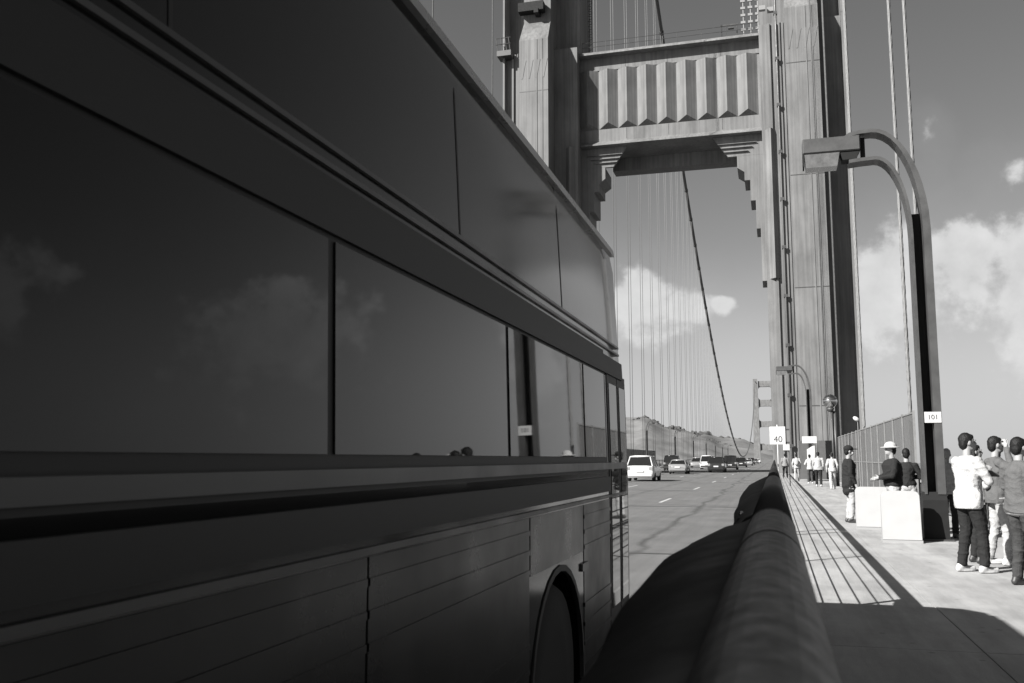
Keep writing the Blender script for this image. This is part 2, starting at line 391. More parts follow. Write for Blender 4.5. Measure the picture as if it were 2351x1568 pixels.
# fluted panel: nine upright pleats, each with a chiselled foot
sp = 2.10; x0 = -.35 - 9 * sp; pm = None
for k in range(9):
    if pm is None:
        bm = BM(); pr_, zt, zb = .58, 43.58, 36.95
        a = [bm.verts.new(p) for p in ((0, 0, zb), (sp / 2, -pr_, zb + .55), (sp, 0, zb), (0, 0, zt), (sp / 2, -pr_, zt), (sp, 0, zt))]
        for q in ((0, 1, 4, 3), (1, 2, 5, 4), (0, 2, 1), (3, 4, 5)): bm.faces.new([a[i] for i in q])
        p = obj('pleat', bm, M_TOWER, strut); pm = p
    else:
        p = pm.copy(); COL.objects.link(p); p.parent = strut
    p.location = (x0 + k * sp, SY - .004, 0)
for x in (-14.2, -9.7, -4.1):
    bm = BM(); box(bm, x, x + .05, SY - .012, SY + .01, 35.7, 36.9); obj('plate_seam', bm, M_DARKST, strut)
    bm = BM(); box(bm, x, x + .05, SY - .012, SY + .01, 43.8, 44.68); obj('plate_seam', bm, M_DARKST, strut)
# underside: louvred end panels with a deep dark bay between them
for side in (0, 1):
    m_ = (lambda x: x) if side == 0 else (lambda x: XL + XR - x)
    pts = [(m_(-5.15), 34.94), (m_(-3.6), 32.75), (m_(-.1), 32.75), (m_(-.1), 34.94)]
    bm = BM(); prism(bm, pts, SY + .25, SY + .6, 'y'); lp = obj('end_panel', bm, M_TOWER, strut)
    for k in range(3):
        z = 34.12 - k * .44
        xa = -5.15 + (34.94 - z) * 1.55 / 2.19 - .06
        xb = -.70 - .42 * k
        bm = BM(); box(bm, min(m_(xa), m_(xb)), max(m_(xa), m_(xb)), SY + .02, SY + .26, z - .05, z); obj('louvre', bm, M_TOWER, lp)
    # stepped corbel under the strut end
    pf = [(m_(.0), 32.74), (m_(-2.7), 32.74), (m_(-2.7), 31.5), (m_(-2.0), 31.0), (m_(-2.0), 30.1), (m_(-1.45), 30.1), (m_(-1.45), 27.9), (m_(-.95), 27.9), (m_(-.95), 24.9), (m_(-.55), 24.9), (m_(-.55), 19.4), (m_(.0), 19.4)]
    bm = BM(); prism(bm, pf, SY + .25, SY + 4.2, 'y'); obj('corbel', bm, M_TOWER, tower)
    bx_ = [(m_(.2), DR - .02), (m_(.75), DR - .62), (m_(1.2), DR - .02)]
    bm = BM(); prism(bm, bx_, 19.2, 34.6, 'z'); obj('leg_moulding', bm, M_TOWER, tower)
bm = BM(); box(bm, -16.4, -2.8, SY + 4.3, SY + 6.3, 33.5, 34.94); obj('soffit_beam', bm, M_TOWER, strut)
# upper struts above the frame so that the tower is whole from elsewhere
for z0, z1 in ((78, 86), (112, 119), (140, 146)):
    bm = BM(); box(bm, XL, XR, SY, SB, z0, z1); obj('upper_strut', bm, M_TOWER, tower)
# drain pipe with brackets, conduits, ladder cage, lookout platform, roof railing
bm = BM(); tube(bm, [(1.62, DR - .55, 0), (1.62, DR - .55, 120)], .10, 8); pipe = obj('drain_pipe', bm, M_DARKST, tower)
for k in range(12):
    bm = BM(); box(bm, 1.44, 1.80, DR - .66, DR - .2, 2.5 + k * 4.9, 2.8 + k * 4.9); obj('pipe_bracket', bm, M_DARKST, pipe)
lc = BM()
for k in range(14):
    z = 46.2 + k * .62
    for s in range(6):
        a0, a1 = math.pi * s / 6, math.pi * (s + 1) / 6
        tube(lc, [(-18.9 + .42 * math.sin(a0), 100 - .42 * math.cos(a0), z), (-18.9 + .42 * math.sin(a1), 100 - .42 * math.cos(a1), z)], .035, 5)
for s in range(4):
    a0 = math.pi * s / 3
    tube(lc, [(-18.9 + .42 * math.sin(a0), 100 - .42 * math.cos(a0), 46.2), (-18.9 + .42 * math.sin(a0), 100 - .42 * math.cos(a0), 54.3)], .035, 5)
obj('ladder_cage', lc, M_DARKST, tower)
bm = BM(); box(bm, -27.9, -26.3, 93.2, 94.8, 45.3, 45.9)
for x in (-27.8, -27.3, -26.8, -26.4): tube(bm, [(x, 93.3, 45.9), (x - .15, 93.1, 47.3)], .05, 5)
for z in (46.6, 47.3): tube(bm, [(-28, 93.15, z), (-26.3, 93.15, z)], .05, 5)
obj('platform', bm, M_DARKST, tower)
bm = BM(); box(bm, -25.2, -22.4, 92.2, 93.2, 49.6, 50.6); box(bm, -23.4, -22.9, 92.0, 93.2, 49.2, 49.7); obj('soffit_box', bm, M_BLACK, tower)
bm = BM()
for z in (46.6, 47.15): tube(bm, [(-19, 96.6, z), (-.2, 96.6, z)], .03, 5)
for k in range(8): tube(bm, [(-19 + k * 2.6, 96.6, 45.5), (-19 + k * 2.6, 96.6, 47.2)], .03, 5)
obj('roof_railing', bm, M_DARKST, tower)
bm = BM(); box(bm, -3.2, -2.6, 96.6, 97.0, 46.9, 47.0); box(bm, -4.0, -2.2, 97, 97.2, 47.4, 47.55)
tube(bm, [(-3.9, 97.1, 45.6), (-3.9, 97.1, 47.5)], .05, 5); tube(bm, [(-2.3, 97.1, 45.6), (-2.3, 97.1, 47.5)], .05, 5)
obj('roof_trestle', bm, M_DARKST, tower)
an = BM()
for k in range(3):
    x = -1.6 + k * .75
    tube(an, [(x, 97, 45.6), (x, 97, 52)], .05, 6)
    for j in range(7): box(an, x - .28, x + .2, 96.9, 97.1, 46.6 + j * .8, 46.85 + j * .8)
obj('antenna_array', an, mat('antenna', .2, .5), tower)
bm = BM()
for x, y, z in ((.15, 93.85, 47.0), (.95, 94.4, 47.0)): box(bm, x - .12, x + .5, y - .4, y + .1, z, z + .45)
obj('junction_box', bm, mat('antenna', .2, .5), tower)

# ------------------------------------------------------------------ far tower at the other end of the main span
ft = thing('distant_tower', 'far bridge tower with three rounded portal openings beyond the near leg', 'tower', (0, 0, 0))
for c in (3.6, -23.3):
    bm = BM(); secs = []
    for z, h in ((-67, 5.2), (12, 4.6), (54, 4.0), (103, 3.2), (115, 2.9)):
        secs.append([(c - h, 1374, z), (c + h, 1374, z), (c + h, 1390, z), (c - h, 1390, z)])
    loft(bm, secs); obj('tower_leg', bm, M_TOWER, ft)
for z0, z1 in ((-10, -2), (13.5, 21.5), (46.5, 54.5), (76, 85), (104, 112)):
    r = 3.0; bm = BM(); xl, xr = -19.2, -.5
    pts = [(xl, z1 + r), (xl + .3 * r, z1 + .3 * r), (xl + r, z1), (xr - r, z1), (xr - .3 * r, z1 + .3 * r), (xr, z1 + r), (xr, z0 - r), (xr - .3 * r, z0 - .3 * r), (xr - r, z0), (xl + r, z0), (xl + .3 * r, z0 - .3 * r), (xl, z0 - r)]
    if z1 > 110: pts = [(xl, z1), (xr, z1)] + pts[6:]
    prism(bm, pts, 1377, 1387, 'y'); obj('cross_strut', bm, M_TOWER, ft)

# ------------------------------------------------------------------ cables and suspender ropes
def main_z(y): return 3 + (157 if y < 738 else 110) * ((y - 738) / 640) ** 2
def side_z(y): t = (98 - y) / 343; return 160 * (1 - t) - 26 * 4 * t * (1 - t) * .5
for c, side in ((TC[1], 'left'), (TC[0], 'right')):
    cb = thing('main_cable', 'thick main cable sweeping down on the %s side of the roadway' % side, 'cable', group='main suspension cables')
    bm = BM(); ys = [98 + 1280 * i / 90 for i in range(91)]; tube(bm, [(c, y, main_z(y)) for y in ys], .46, 10); obj('main_span', bm, M_CABLE, cb, True)
    bm = BM(); ys = [98 - 343 * i / 30 for i in range(31)]; tube(bm, [(c, y, side_z(y)) for y in ys], .46, 10); obj('side_span', bm, M_CABLE, cb, True)
    k = 0; y = 113.2
    while y < 700:
        z = main_z(y); d = Vector((0, 1, (main_z(y + 1) - z))).normalized() * .5
        bm = BM(); tube(bm, [(c, y - d.y, z - d.z), (c, y + d.y, z + d.z)], .56, 10); obj('cable_band', bm, M_DARKST, cb)
        y += 15.24
ropes = 0
def rope(name, pts, r, label, group, twist=False):
    bm = BM()
    if twist:
        (x, y, z0), (x1, y1, z1) = pts; n = int((z1 - z0) / .07); rings = []
        for i in range(n + 1):
            z = z0 + (z1 - z0) * i / n; ring = []
            for k in range(18):
                a = 2 * math.pi * k / 18; q = r * (1 + .17 * math.cos(6 * a - z * 14))
                ring.append(bm.verts.new((x + q * math.cos(a), y + q * math.sin(a), z)))
            rings.append(ring)
        for a, b in zip(rings, rings[1:]):
            for k in range(18): bm.faces.new((a[k], a[(k + 1) % 18], b[(k + 1) % 18], b[k]))
        bm.faces.new(rings[-1]); tube(bm, [(x, y, z1), (x1, y1, side_z(y))], r, 8)
    else: tube(bm, pts, r, 8)
    return tag(obj(name, bm, M_ROPE, None, True), label, 'rope', group)
for i, y in enumerate((30.8, 46.04, 61.28, 76.5)):
    for dx in (-.17, .17):
        w = ['nearest', 'second nearest', 'third nearest', 'fourth nearest'][i]
        h = ('left' if dx < 0 else 'right') if i == 0 else ('nearer' if dx < 0 else 'farther')
        rx, ry = (4.07 + (dx > 0) * .46, y) if i == 0 else (4.05, y + dx * 1.6)
        rope('suspender_rope', [(rx, ry, -.4), (rx, ry, 24 if i < 2 else side_z(y))], .050,
             '%s rope of the %s suspender pair beside the sidewalk' % (h, w), 'suspender ropes over the sidewalk', i < 2)
for y in (46.04, 61.28, 76.5):
    rope('suspender_rope', [(TC[1], y, -.4), (TC[1], y, side_z(y))], .05, '%s of three thin suspender ropes left of the left tower leg' % {46: 'leftmost', 61: 'middle', 76: 'rightmost'}[int(y)], 'suspender ropes left of the tower')
y = 113.3
while y < 640:
    for dx in (-.2, .2):
        rope('suspender_rope', [(TC[1] + dx, y, -.4), (TC[1] + dx, y, main_z(y))], .042, 'thin vertical suspender rope hanging from the distant left cable', 'distant suspender ropes of the main span')
    y += 15.24
y = 113.3
while y < 420:
    rope('suspender_rope', [(TC[0], y, -.4), (TC[0], y, main_z(y))], .042, 'thin vertical suspender rope of the right cable behind the tower leg', 'suspender ropes behind the right leg'); y += 15.24

# ------------------------------------------------------------------ roadside railing (the camera looks along its top pipe)
rl = thing('roadside_railing', 'dark steel railing with thick round top pipe running along the kerb', 'railing', (-.012, 0, 0))
for y0, y1 in ((-3, 2.28), (2.285, 6.8), (6.805, 18.3), (18.42, 33.6), (33.7, 48.9), (49, 64.2), (64.3, 79.5), (79.6, 91)):
    bm = BM(); tube(bm, [(0, y0, 1.25), (0, y1, 1.25)], .054, 28); obj('top_pipe', bm, M_RAIL, rl, True)
for y in (1.6, 2.28, 6.8, 12.5):
    bm = BM(); tube(bm, [(0, y - .012, 1.25), (0, y - .005, 1.25), (0, y + .005, 1.25), (0, y + .012, 1.25)], .0547, 28, True, [.0541, .0552, .0552, .0541]); obj('weld_collar', bm, M_RAIL, rl, True)
posts = [-.6, 4.7, 9.1, 13.5, 18.2, 18.95, 22.4] + [26.6 + 4.27 * k for k in range(15)]
for y in posts:
    t = .045 if y in (18.2, 18.95) else .018
    bm = BM(); box(bm, -.03, .03, y - t, y + t, 0, 1.24); obj('post', bm, M_RAIL, rl)
for z in (.25, .42, .59, .76, .93, 1.1):
    bm = BM(); tube(bm, [(0, -3, z), (0, 91, z)], .008, 6); obj('rail_bar', bm, M_RAIL, rl)
# flared black guard plates bolted to the road side of the pipe
def plate(ol):
    bm = BM(); secs = []
    pts = []
    for i in range(len(ol) - 1):
        (a, b), (c, d) = ol[i], ol[i + 1]
        for j in range(5): t = j / 5; t2 = t; pts.append((a + (c - a) * t2, b + (d - b) * (t * t * (3 - 2 * t))))
    pts.append(ol[-1])
    for y, w in pts:
        w += .012
        secs.append([(-.03, y, 1.272), (-.03 - (w - .03) * .5, y, 1.252), (-w + .012, y, 1.215), (-w, y, 1.196), (-w + .02, y, 1.185), (-.03, y, 1.21)])
    loft(bm, secs); return bm
obj('guard_plate', plate([(-1.5, .15), (.4, .155), (.95, .17), (1.4, .202), (1.95, .212), (2.35, .19), (2.62, .10), (2.66, .05)]), M_BLACK, rl, True)
obj('guard_plate', plate([(2.70, .105), (3.2, .118), (4.2, .148), (6, .18), (7.6, .185), (8.7, .13), (9.1, .055)]), M_BLACK, rl, True)
bm = BM(); tube(bm, [(-.10, 3.1, 1.225), (-.29, 2.7, .80)], .010, 8); obj('stay_rod', bm, M_BLACK, rl, True)
bm = BM(); lathe(bm, [(.004, 0), (.010, .004), (.010, .010), (.004, .016)], 10, (-.105, 3.35, 1.224)); obj('bolt', bm, mat('bright_steel', .6, .2, 1.0), rl)

# ------------------------------------------------------------------ outer railing and tall fence
orl = thing('outer_railing', 'dark picket railing along the outer edge of the sidewalk behind people', 'railing', (4.08, 0, 0))
bm = BM(); box(bm, -.05, .05, -3, 28.4, 1.22, 1.30, .01); obj('top_rail', bm, M_DARKST, orl)
bm = BM(); box(bm, -.03, .03, -3, 28.4, .12, .18); obj('bottom_rail', bm, M_DARKST, orl)
bm = BM()
for k in range(208): box(bm, -.018, .018, -2.9 + k * .15, -2.86 + k * .15, .18, 1.22)
stuff(obj('pickets', bm, M_DARKST, orl))
for k in range(7):
    bm = BM(); box(bm, -.07, .07, -2.2 + k * 5.08, -2.06 + k * 5.08, 0, 1.36, .01); obj('post', bm, M_DARKST, orl)
def scrim_mat():
    m = bpy.data.materials.new('fence_scrim'); m.use_nodes = True; t = m.node_tree; b = t.nodes['Principled BSDF']
    b.inputs['Base Color'].default_value = (.10, .10, .10, 1); b.inputs['Roughness'].default_value = .9
    tcn = t.nodes.new('ShaderNodeTexCoord'); n = t.nodes.new('ShaderNodeTexNoise'); n.inputs['Scale'].default_value = 1.1; n.inputs['Detail'].default_value = 5
    mp = t.nodes.new('ShaderNodeMapping'); mp.inputs['Scale'].default_value = (1, 2.2, .5); t.links.new(tcn.outputs['Object'], mp.inputs[0]); t.links.new(mp.outputs[0], n.inputs['Vector'])
    mr = t.nodes.new('ShaderNodeMapRange'); mr.inputs[1].default_value = .3; mr.inputs[2].default_value = .7; mr.inputs[3].default_value = .55; mr.inputs[4].default_value = .85
    t.links.new(n.outputs[0], mr.inputs[0]); t.links.new(mr.outputs[0], b.inputs['Alpha'])
    return m
M_SCRIM = scrim_mat()
fen = thing('mesh_fence', 'tall grey mesh fence along the outer edge leading to the tower', 'fence', (3.86, 28.6, 0))
M_FP = mat('fence_post', .16, .6, var=.2)
for k in range(15):
    y = k * 2.44
    bm = BM(); box(bm, -.03, .03, y - .03, y + .03, 0, 2.78); obj('fence_post', bm, M_FP, fen)
    if k < 14:
        bm = BM(); box(bm, .0, .006, y + .035, y + 2.405, .05, 2.72); obj('mesh_panel', bm, M_SCRIM, fen)
        bm = BM(); box(bm, -.02, .02, y + .035, y + 2.405, 2.70, 2.74); box(bm, -.02, .02, y + .035, y + 2.405, 1.25, 1.29); box(bm, -.02, .02, y + .035, y + 2.405, .05, .09); obj('fence_rail', bm, M_FP, fen)
        bm = BM(); box(bm, .05, .09, y + .08, y + 2.36, .09, 1.22); obj('lower_board', bm, mat('lower_board', .08, .8, var=.3, scale=1), fen)
fe2 = thing('cross_fence', 'low dark panel fence closing off the tower foot', 'fence', (1.55, 64.6, 0))
for k in range(2):
    x = k * 1.15
    bm = BM(); box(bm, x + .02, x + 1.12, -.01, .01, .08, 2.6); obj('fence_panel', bm, mat('fence_panel', .07, .8, var=.2), fe2)
for k in range(3):
    bm = BM(); box(bm, k * 1.15 - .02, k * 1.15 + .018, -.03, .03, 0, 2.65); obj('fence_post', bm, M_FP, fe2)

# far side: railing and fence
wr = thing('west_railing', 'low steel railing along the far kerb of the roadway', 'railing', (-18.98, 0, 0))
bm = BM(); tube(bm, [(0, -20, 1.15), (0, 1370, 1.15)], .055, 10); obj('top_pipe', bm, M_RAIL, wr, True)
for z in (.3, .6, .9):
    bm = BM(); tube(bm, [(0, -20, z), (0, 1370, z)], .02, 6); obj('rail_bar', bm, M_RAIL, wr)
pb = None
for k in range(90):
    if pb is None:
        bm = BM(); box(bm, -.04, .04, -.04, .04, 0, 1.14); pb = obj('post', bm, M_RAIL, wr); p = pb
    else: p = pb.copy(); COL.objects.link(p); p.parent = wr
    p.location = (0, 20 + k * 4.27, 0)
wf = thing('west_fence', 'tall dark fence on the outer edge of the far sidewalk', 'fence', (-23.2, 0, 0))
bm = BM(); box(bm, -.01, .01, 20, 190, .1, 2.9); obj('mesh_sheet', bm, M_SCRIM, wf)
bm = BM(); box(bm, -.04, .04, 20, 190, 2.9, 3.0); box(bm, -.04, .04, 20, 190, 1.3, 1.36); obj('fence_rail', bm, M_DARKST, wf)

# ------------------------------------------------------------------ lamp posts
def arc(cx, cz, r, a0, a1, n): return [(cx + r * math.cos(R(a0 + (a1 - a0) * i / n)), cz + r * math.sin(R(a0 + (a1 - a0) * i / n))) for i in range(n + 1)]
def lamp_post(loc, label, group=None, mirror=False):
    t = thing('lamp_post', label, 'street lamp', loc, 0, group)
    # x = 0 at the post; arm reaches towards the road (negative x)
    up = [(.12, .8), (.12, 3.2), (.12, 5.55)] + [(.12 - .86 * (1 - math.cos(R(a))), 5.55 + 1.93 * math.sin(R(a))) for a in range(10, 91, 8)] + [(-.95, 7.47), (-1.12, 7.44), (-1.22, 7.37)]
    n_ = len(up); tt = [.13, .13, .13] + [.13 - .06 * min(1, (i_ + 1) / 8) for i_ in range(n_ - 3)]
    bm = BM(); strip(bm, up, .36, .12, tt); obj('outer_bar', bm, M_LAMP, t)
    lo = [(-.135, .8), (-.135, 3.2), (-.135, 5.45)] + [(-.135 - .56 * (1 - math.cos(R(a))), 5.45 + 1.50 * math.sin(R(a))) for a in range(10, 91, 8)] + [(-.95, 6.94), (-1.15, 6.92)]
    bm = BM(); strip(bm, lo, .36, .045, [.045] * 3 + [.045 + .02 * min(1, (i_ + 1) / 8) for i_ in range(len(lo) - 3)]); obj('inner_bar', bm, M_LAMP, t)
    bm = BM(); box(bm, -.107, .06, .085, .125, .8, 5.9); obj('web_plate', bm, M_BLACK, t)  # black colour puts the shade of the post slot into the web
    bm = BM(); box(bm, -.93, -.85, -.04, .04, 6.96, 7.40); obj('hanger', bm, M_BLACK, t)
    bm = BM(); secs = [[(-.21, -.2, 0), (.21, -.2, 0), (.21, .2, 0), (-.21, .2, 0)], [(-.20, -.19, .70), (.20, -.19, .70), (.20, .19, .70), (-.20, .19, .70)], [(-.17, -.15, .84), (.19, -.15, .84), (.19, .15, .84), (-.17, .15, .84)]]
    loft(bm, secs); obj('base_box', bm, M_BLACK, t)
    bm = BM(); box(bm, -.27, .27, -.26, .26, 0, .03); obj('foot_plate', bm, M_DARKST, t)
    hd = BM(); box(hd, -1.97, -.94, -.19, .19, 7.13, 7.42, .02); head = obj('luminaire', hd, M_LAMP, t)
    bm = BM(); prism(bm, [(-1.30, 7.128), (-.96, 7.128), (-1.02, 6.97), (-1.26, 6.97)], -.15, .15, 'y'); obj('ballast_box', bm, M_BLACK, head)
    bm = BM(); prism(bm, [(-1.94, 7.128), (-1.31, 7.128), (-1.36, 6.86), (-1.92, 6.86)], -.16, .16, 'y'); obj('lens', bm, M_GLASSL, head)
    bm = BM(); prism(bm, [(-1.97, 7.128), (-1.945, 7.128), (-1.945, 6.9), (-1.97, 6.9)], -.16, .16, 'y'); obj('end_shield', bm, M_BLACK, head)
    return t
l1 = lamp_post((2.68, 18.0, 0), 'near lamp post with twin curved bars beside the sign boards')
# number band
band = BM(); box(band, -.10, .175, -.192, -.184, 2.05, 2.24); bd = obj('number_band', band, M_SIGN, l1)
text_mesh('101', .12, 'number_text', M_INK, bd, (.037, -.1945, 2.145), (R(90), 0, 0))
l2 = lamp_post((2.27, 63.2, 0), 'smaller lamp post further along in front of the tower leg')
WL = ((106, 'nearest'), (150, 'second nearest'), (194, 'third nearest'), (239.5, 'fourth'), (285, 'fifth'), (331, 'sixth'), (377, 'seventh'), (422, 'eighth'))
for y, w in WL:
    t = copy_tree(l2); t.location = (-19.6, y, 0); t.scale = (-1, 1, 1)
    t['label'] = '%s of the lamp posts on the far left side of the roadway' % w; t['group'] = 'lamp posts on the far side'

# ------------------------------------------------------------------ signs, mirror globe, camera dome
s = thing('speed_sign', 'white speed limit sign reading 40 beside the railing before the tower', 'sign', (.19, 51.2, 0))
bm = BM(); tube(bm, [(0, .03, 0), (0, .03, 3.2)], .03, 8); obj('pole', bm, M_SIGN, s, True)
bm = BM(); box(bm, -.39, .41, -.012, .012, 2.16, 3.1, .008); pn = obj('panel', bm, M_SIGN, s)
text_mesh('40', .46, 'numerals', M_INK, pn, (.03, -.016, 2.42), (R(90), 0, 0))
bm = BM(); box(bm, .42, .47, -.02, .03, 2.24, 2.95); box(bm, .42, .62, -.02, .03, 2.90, 2.98); box(bm, .42, .62, -.02, .03, 2.22, 2.30); obj('bracket', bm, M_DARKST, s)
s = thing('small_square_sign', 'small white square plate below the speed limit sign', 'sign', (.62, 51.1, 0))
bm = BM(); tube(bm, [(.13, .03, 0), (.13, .03, 2.1)], .025, 8); obj('pole', bm, M_DARKST, s, True)
bm = BM(); box(bm, -.16, .17, -.01, .01, 1.85, 2.16, .006); obj('panel', bm, M_SIGN, s)
bm = BM(); box(bm, -.14, .15, -.03, -.011, 1.79, 1.848); obj('tray', bm, M_BLACK, s)
s = thing('white_plate_sign', 'wide white plate sign fixed to the farther lamp post', 'sign', (2.2, 63.0, 0))
bm = BM(); box(bm, -.44, .46, -.03, -.015, 2.4, 2.84, .008); obj('panel', bm, M_SIGN, s)
bm = BM(); box(bm, -.05, .1, -.013, .1, 2.1, 2.35); obj('clamp', bm, M_BLACK, s)
s = thing('tall_white_notice', 'narrow white notice board under the wide plate sign', 'sign', (2.28, 62.7, 0))
bm = BM(); prism(bm, [(-.26, .95), (.16, .95), (.22, 1.9), (.22, 2.25), (.05, 2.2), (-.26, 2.0)], -.02, .02, 'y'); obj('panel', bm, M_SIGN, s)
bm = BM(); tube(bm, [(0, .06, 0), (0, .06, 2.0)], .03, 8); obj('pole', bm, M_DARKST, s)
g = thing('globe_mirror', 'shiny metal globe on a slim pole in front of the tower', 'mirror', (2.92, 51.5, 0))
bm = BM(); tube(bm, [(.06, 0, 0), (.05, 0, 4.0)], .06, 10); obj('pole', bm, M_DARKST, g, True)
bm = BM(); tube(bm, [(.22, .1, 0), (.2, .1, 3.9)], .09, 10); obj('conduit', bm, M_LAMP, g, True)
bm = BM(); prof = [(.36 * math.sin(R(a)), 4.42 - .36 * math.cos(R(a))) for a in range(12, 176, 8)]; lathe(bm, [(.10, 3.95)] + prof + [(.01, 4.785)], 24); gl = obj('globe', bm, mat('globe_metal', .55, .16, 1.0), g, True)
bm = BM(); lathe(bm, [(.355, 4.50), (.372, 4.51), (.372, 4.55), (.355, 4.56)], 24); obj('seam_ring', bm, M_LAMP, gl, True)
bm = BM(); lathe(bm, [(.09, 3.86), (.15, 3.92), (.2, 4.06), (.14, 4.08)], 16); obj('neck', bm, M_DARKST, g, True)
g = thing('camera_dome', 'small white dome on a thin mast at the fence top', 'camera', (3.72, 45.2, 0))
bm = BM(); tube(bm, [(0, 0, 0), (0, 0, 3.2)], .02, 6); obj('mast', bm, M_FP, g)
bm = BM(); bmesh.ops.create_uvsphere(bm, u_segments=12, v_segments=8, radius=.12, matrix=Matrix.Translation((-.06, 0, 3.22)) @ Matrix.Rotation(.6, 4, 'Y') @ Matrix.Diagonal((1.3, 1, .8, 1))); obj('dome', bm, M_SIGN, g, True)
bm = BM(); box(bm, -.1, -.02, .0, .1, 0, .02); bm.free()

# plastic sign boards on the walk
for (x, y, w, h, lab) in ((1.90, 20.5, .66, .86, 'plain white sign board standing behind the darkly dressed person'), (2.06, 17.45, .62, .88, 'plain white sign board standing beside the near lamp post')):
    b_ = thing('sign_board', lab, 'sign board', (x, y, 0), R(-3), 'white boards on the sidewalk')
    for sgn in (-1, 1):
        bm = BM(); z0, z1 = .05, h
        pts = [(-w / 2, z0), (w / 2, z0), (w / 2, z1 - .08), (w / 2 - .03, z1 - .02), (w / 2 - .09, z1), (-w / 2 + .09, z1), (-w / 2 + .03, z1 - .02), (-w / 2, z1 - .08)]
        prism(bm, pts, -.015, .015, 'y'); p = obj('board', bm, M_WHITE, b_); p.location = (0, sgn * .19, 0); p.rotation_euler = (R(sgn * 11), 0, 0)
        bm = BM(); box(bm, -w / 2 - .01, w / 2 + .01, sgn * .2 - .04, sgn * .2 + .04, 0, .045); obj('foot_bar', bm, mat('board_foot', .25, .6), b_)

# ------------------------------------------------------------------ bus passing close on the left
M_BUSP = mat('bus_paint', .004, .12, spec=.34, var=.25, scale=1.2, bump=.012, bscale=2.5)
M_BUSG = mat('bus_glass', .003, .022, spec=.3, bump=.012, bscale=1.1)
M_BUSS = mat('bus_skirt_paint', .005, .34, spec=.3, var=.2, scale=1.5)
M_BUSM = mat('bus_trim_black', .006, .6)
M_CHROME = mat('bus_bright_trim', .045, .4, .2, var=.2, scale=2)
M_ROOF = mat('bus_roof', .10, .45, var=.1)
bus = thing('bus', 'long dark glossy bus passing close by in the near lane', 'bus', (0, 0, ROAD_Z))
BX0, BX1, BY0, BY1 = -3.46, -1.00, -4.6, 6.95
# bus cross section seen from the rear, right half (x, z above road)
half = [(-1.04, .28), (-1.005, .42), (-1.00, .75), (-1.00, 1.46), (-1.015, 2.10), (-1.035, 2.50), (-1.055, 2.88), (-1.08, 3.01), (-1.165, 3.11), (-1.45, 3.17), (-2.23, 3.21)]
sec = half + [(2 * -2.23 - x, z) for x, z in half[-2::-1]]
def bsec(y, kx, kz0, kz1):
    out = []
    for x, z in sec:
        xx = -2.23 + (x + 2.23) * kx; zz = z
        if z > 2.3: zz = 2.3 + (z - 2.3) * kz1
        out.append((xx, y, zz))
    return out
bm = BM(); loft(bm, [bsec(BY0, .90, 1, .9), bsec(BY0 + .12, .985, 1, .98), bsec(BY0 + .35, 1, 1, 1), bsec(-1, 1, 1, 1), bsec(3, 1, 1, 1), bsec(5.9, 1, 1, 1), bsec(6.5, .985, 1, .97), bsec(6.8, .93, 1, .85), bsec(BY1, .82, 1, .6)])
body = obj('body', bm, M_BUSP, bus, True)
for y in (4.4, -1.9):
    for xa, xb in ((-1.42, -.8), (-3.7, -3.04)):
        cb_ = BM(); lathe(cb_, [(.555, xa), (.555, xb)], 32, (0, y, .46), 'x'); co_ = obj('cutter', cb_, None)
        md = body.modifiers.new('b', 'BOOLEAN'); md.operation = 'DIFFERENCE'; md.object = co_; md.solver = 'EXACT'
        co_.parent = bus
bpy.context.view_layer.update()
me_ = bpy.data.meshes.new_from_object(body.evaluated_get(bpy.context.evaluated_depsgraph_get()))
for md in list(body.modifiers): cu_ = md.object; body.modifiers.remove(md); bpy.data.objects.remove(cu_)
body.data = me_
for p in body.data.polygons:
    if len(p.vertices) > 4: p.use_smooth = False
# windows: separate dark panes just proud of the side, with black posts between them
def side_quad(y0, y1, z0, z1, off, th=.012):
    """curved pane following the bus side between heights z0..z1"""
    def X(z):
        for (a, b), (c, d) in zip(half, half[1:]):
            if b <= z <= d: return a + (c - a) * (z - b) / (d - b)
        return -1.0
    bm = BM(); zs = [z0 + (z1 - z0) * i / 5 for i in range(6)]
    front = [(X(z) + off, z) for z in zs]; back = [(X(z) + off - th - .02, z) for z in zs[::-1]]
    prism(bm, front + back, y0, y1, 'y'); return bm
obj('window_band', side_quad(BY0 + .4, 5.75, 1.46, 2.22, .004), M_BUSM, bus)
y = BY0 + .5
while y < 5.5:
    y1 = min(y + 1.52, 5.7); w = obj('window', side_quad(y + .02, y1 - .02, 1.55, 2.06, .010), M_BUSG, bus, True)
    for p in w.data.polygons: p.use_smooth = False
    y = y1
obj('waist_rail', side_quad(BY0 + .3, 6.4, 1.475, 1.515, .020), M_CHROME, bus)
obj('rub_rail', side_quad(BY0 + .3, 5.8, 1.34, 1.43, .014), M_BUSM, bus)
obj('lower_trim', side_quad(BY0 + .3, 6.4, 1.30, 1.318, .012), M_CHROME, bus)
obj('header_rail', side_quad(BY0 + .3, 6.4, 2.075, 2.19, .016), M_BUSM, bus)
for z in (2.24, 2.29):
    obj('header_bead', side_quad(BY0 + .3, 6.35, z, z + .014, .010), M_CHROME, bus)
obj('gutter', side_quad(BY0 + .3, 6.4, 2.955, 3.005, .026), mat('bus_gutter', .30, .3, .5, var=.2, scale=2), bus)
obj('gutter_seal', side_quad(BY0 + .3, 6.4, 3.03, 3.05, .016), M_BUSM, bus)
bm = BM(); rs = [(-1.155, 3.118), (-1.30, 3.152), (-1.45, 3.182), (-2.23, 3.222), (-3.01, 3.182), (-3.3, 3.11), (-3.3, 3.04), (-1.175, 3.04)]
prism(bm, rs, BY0 + .35, 6.1, 'y'); obj('roof_skin', bm, M_ROOF, bus, True)
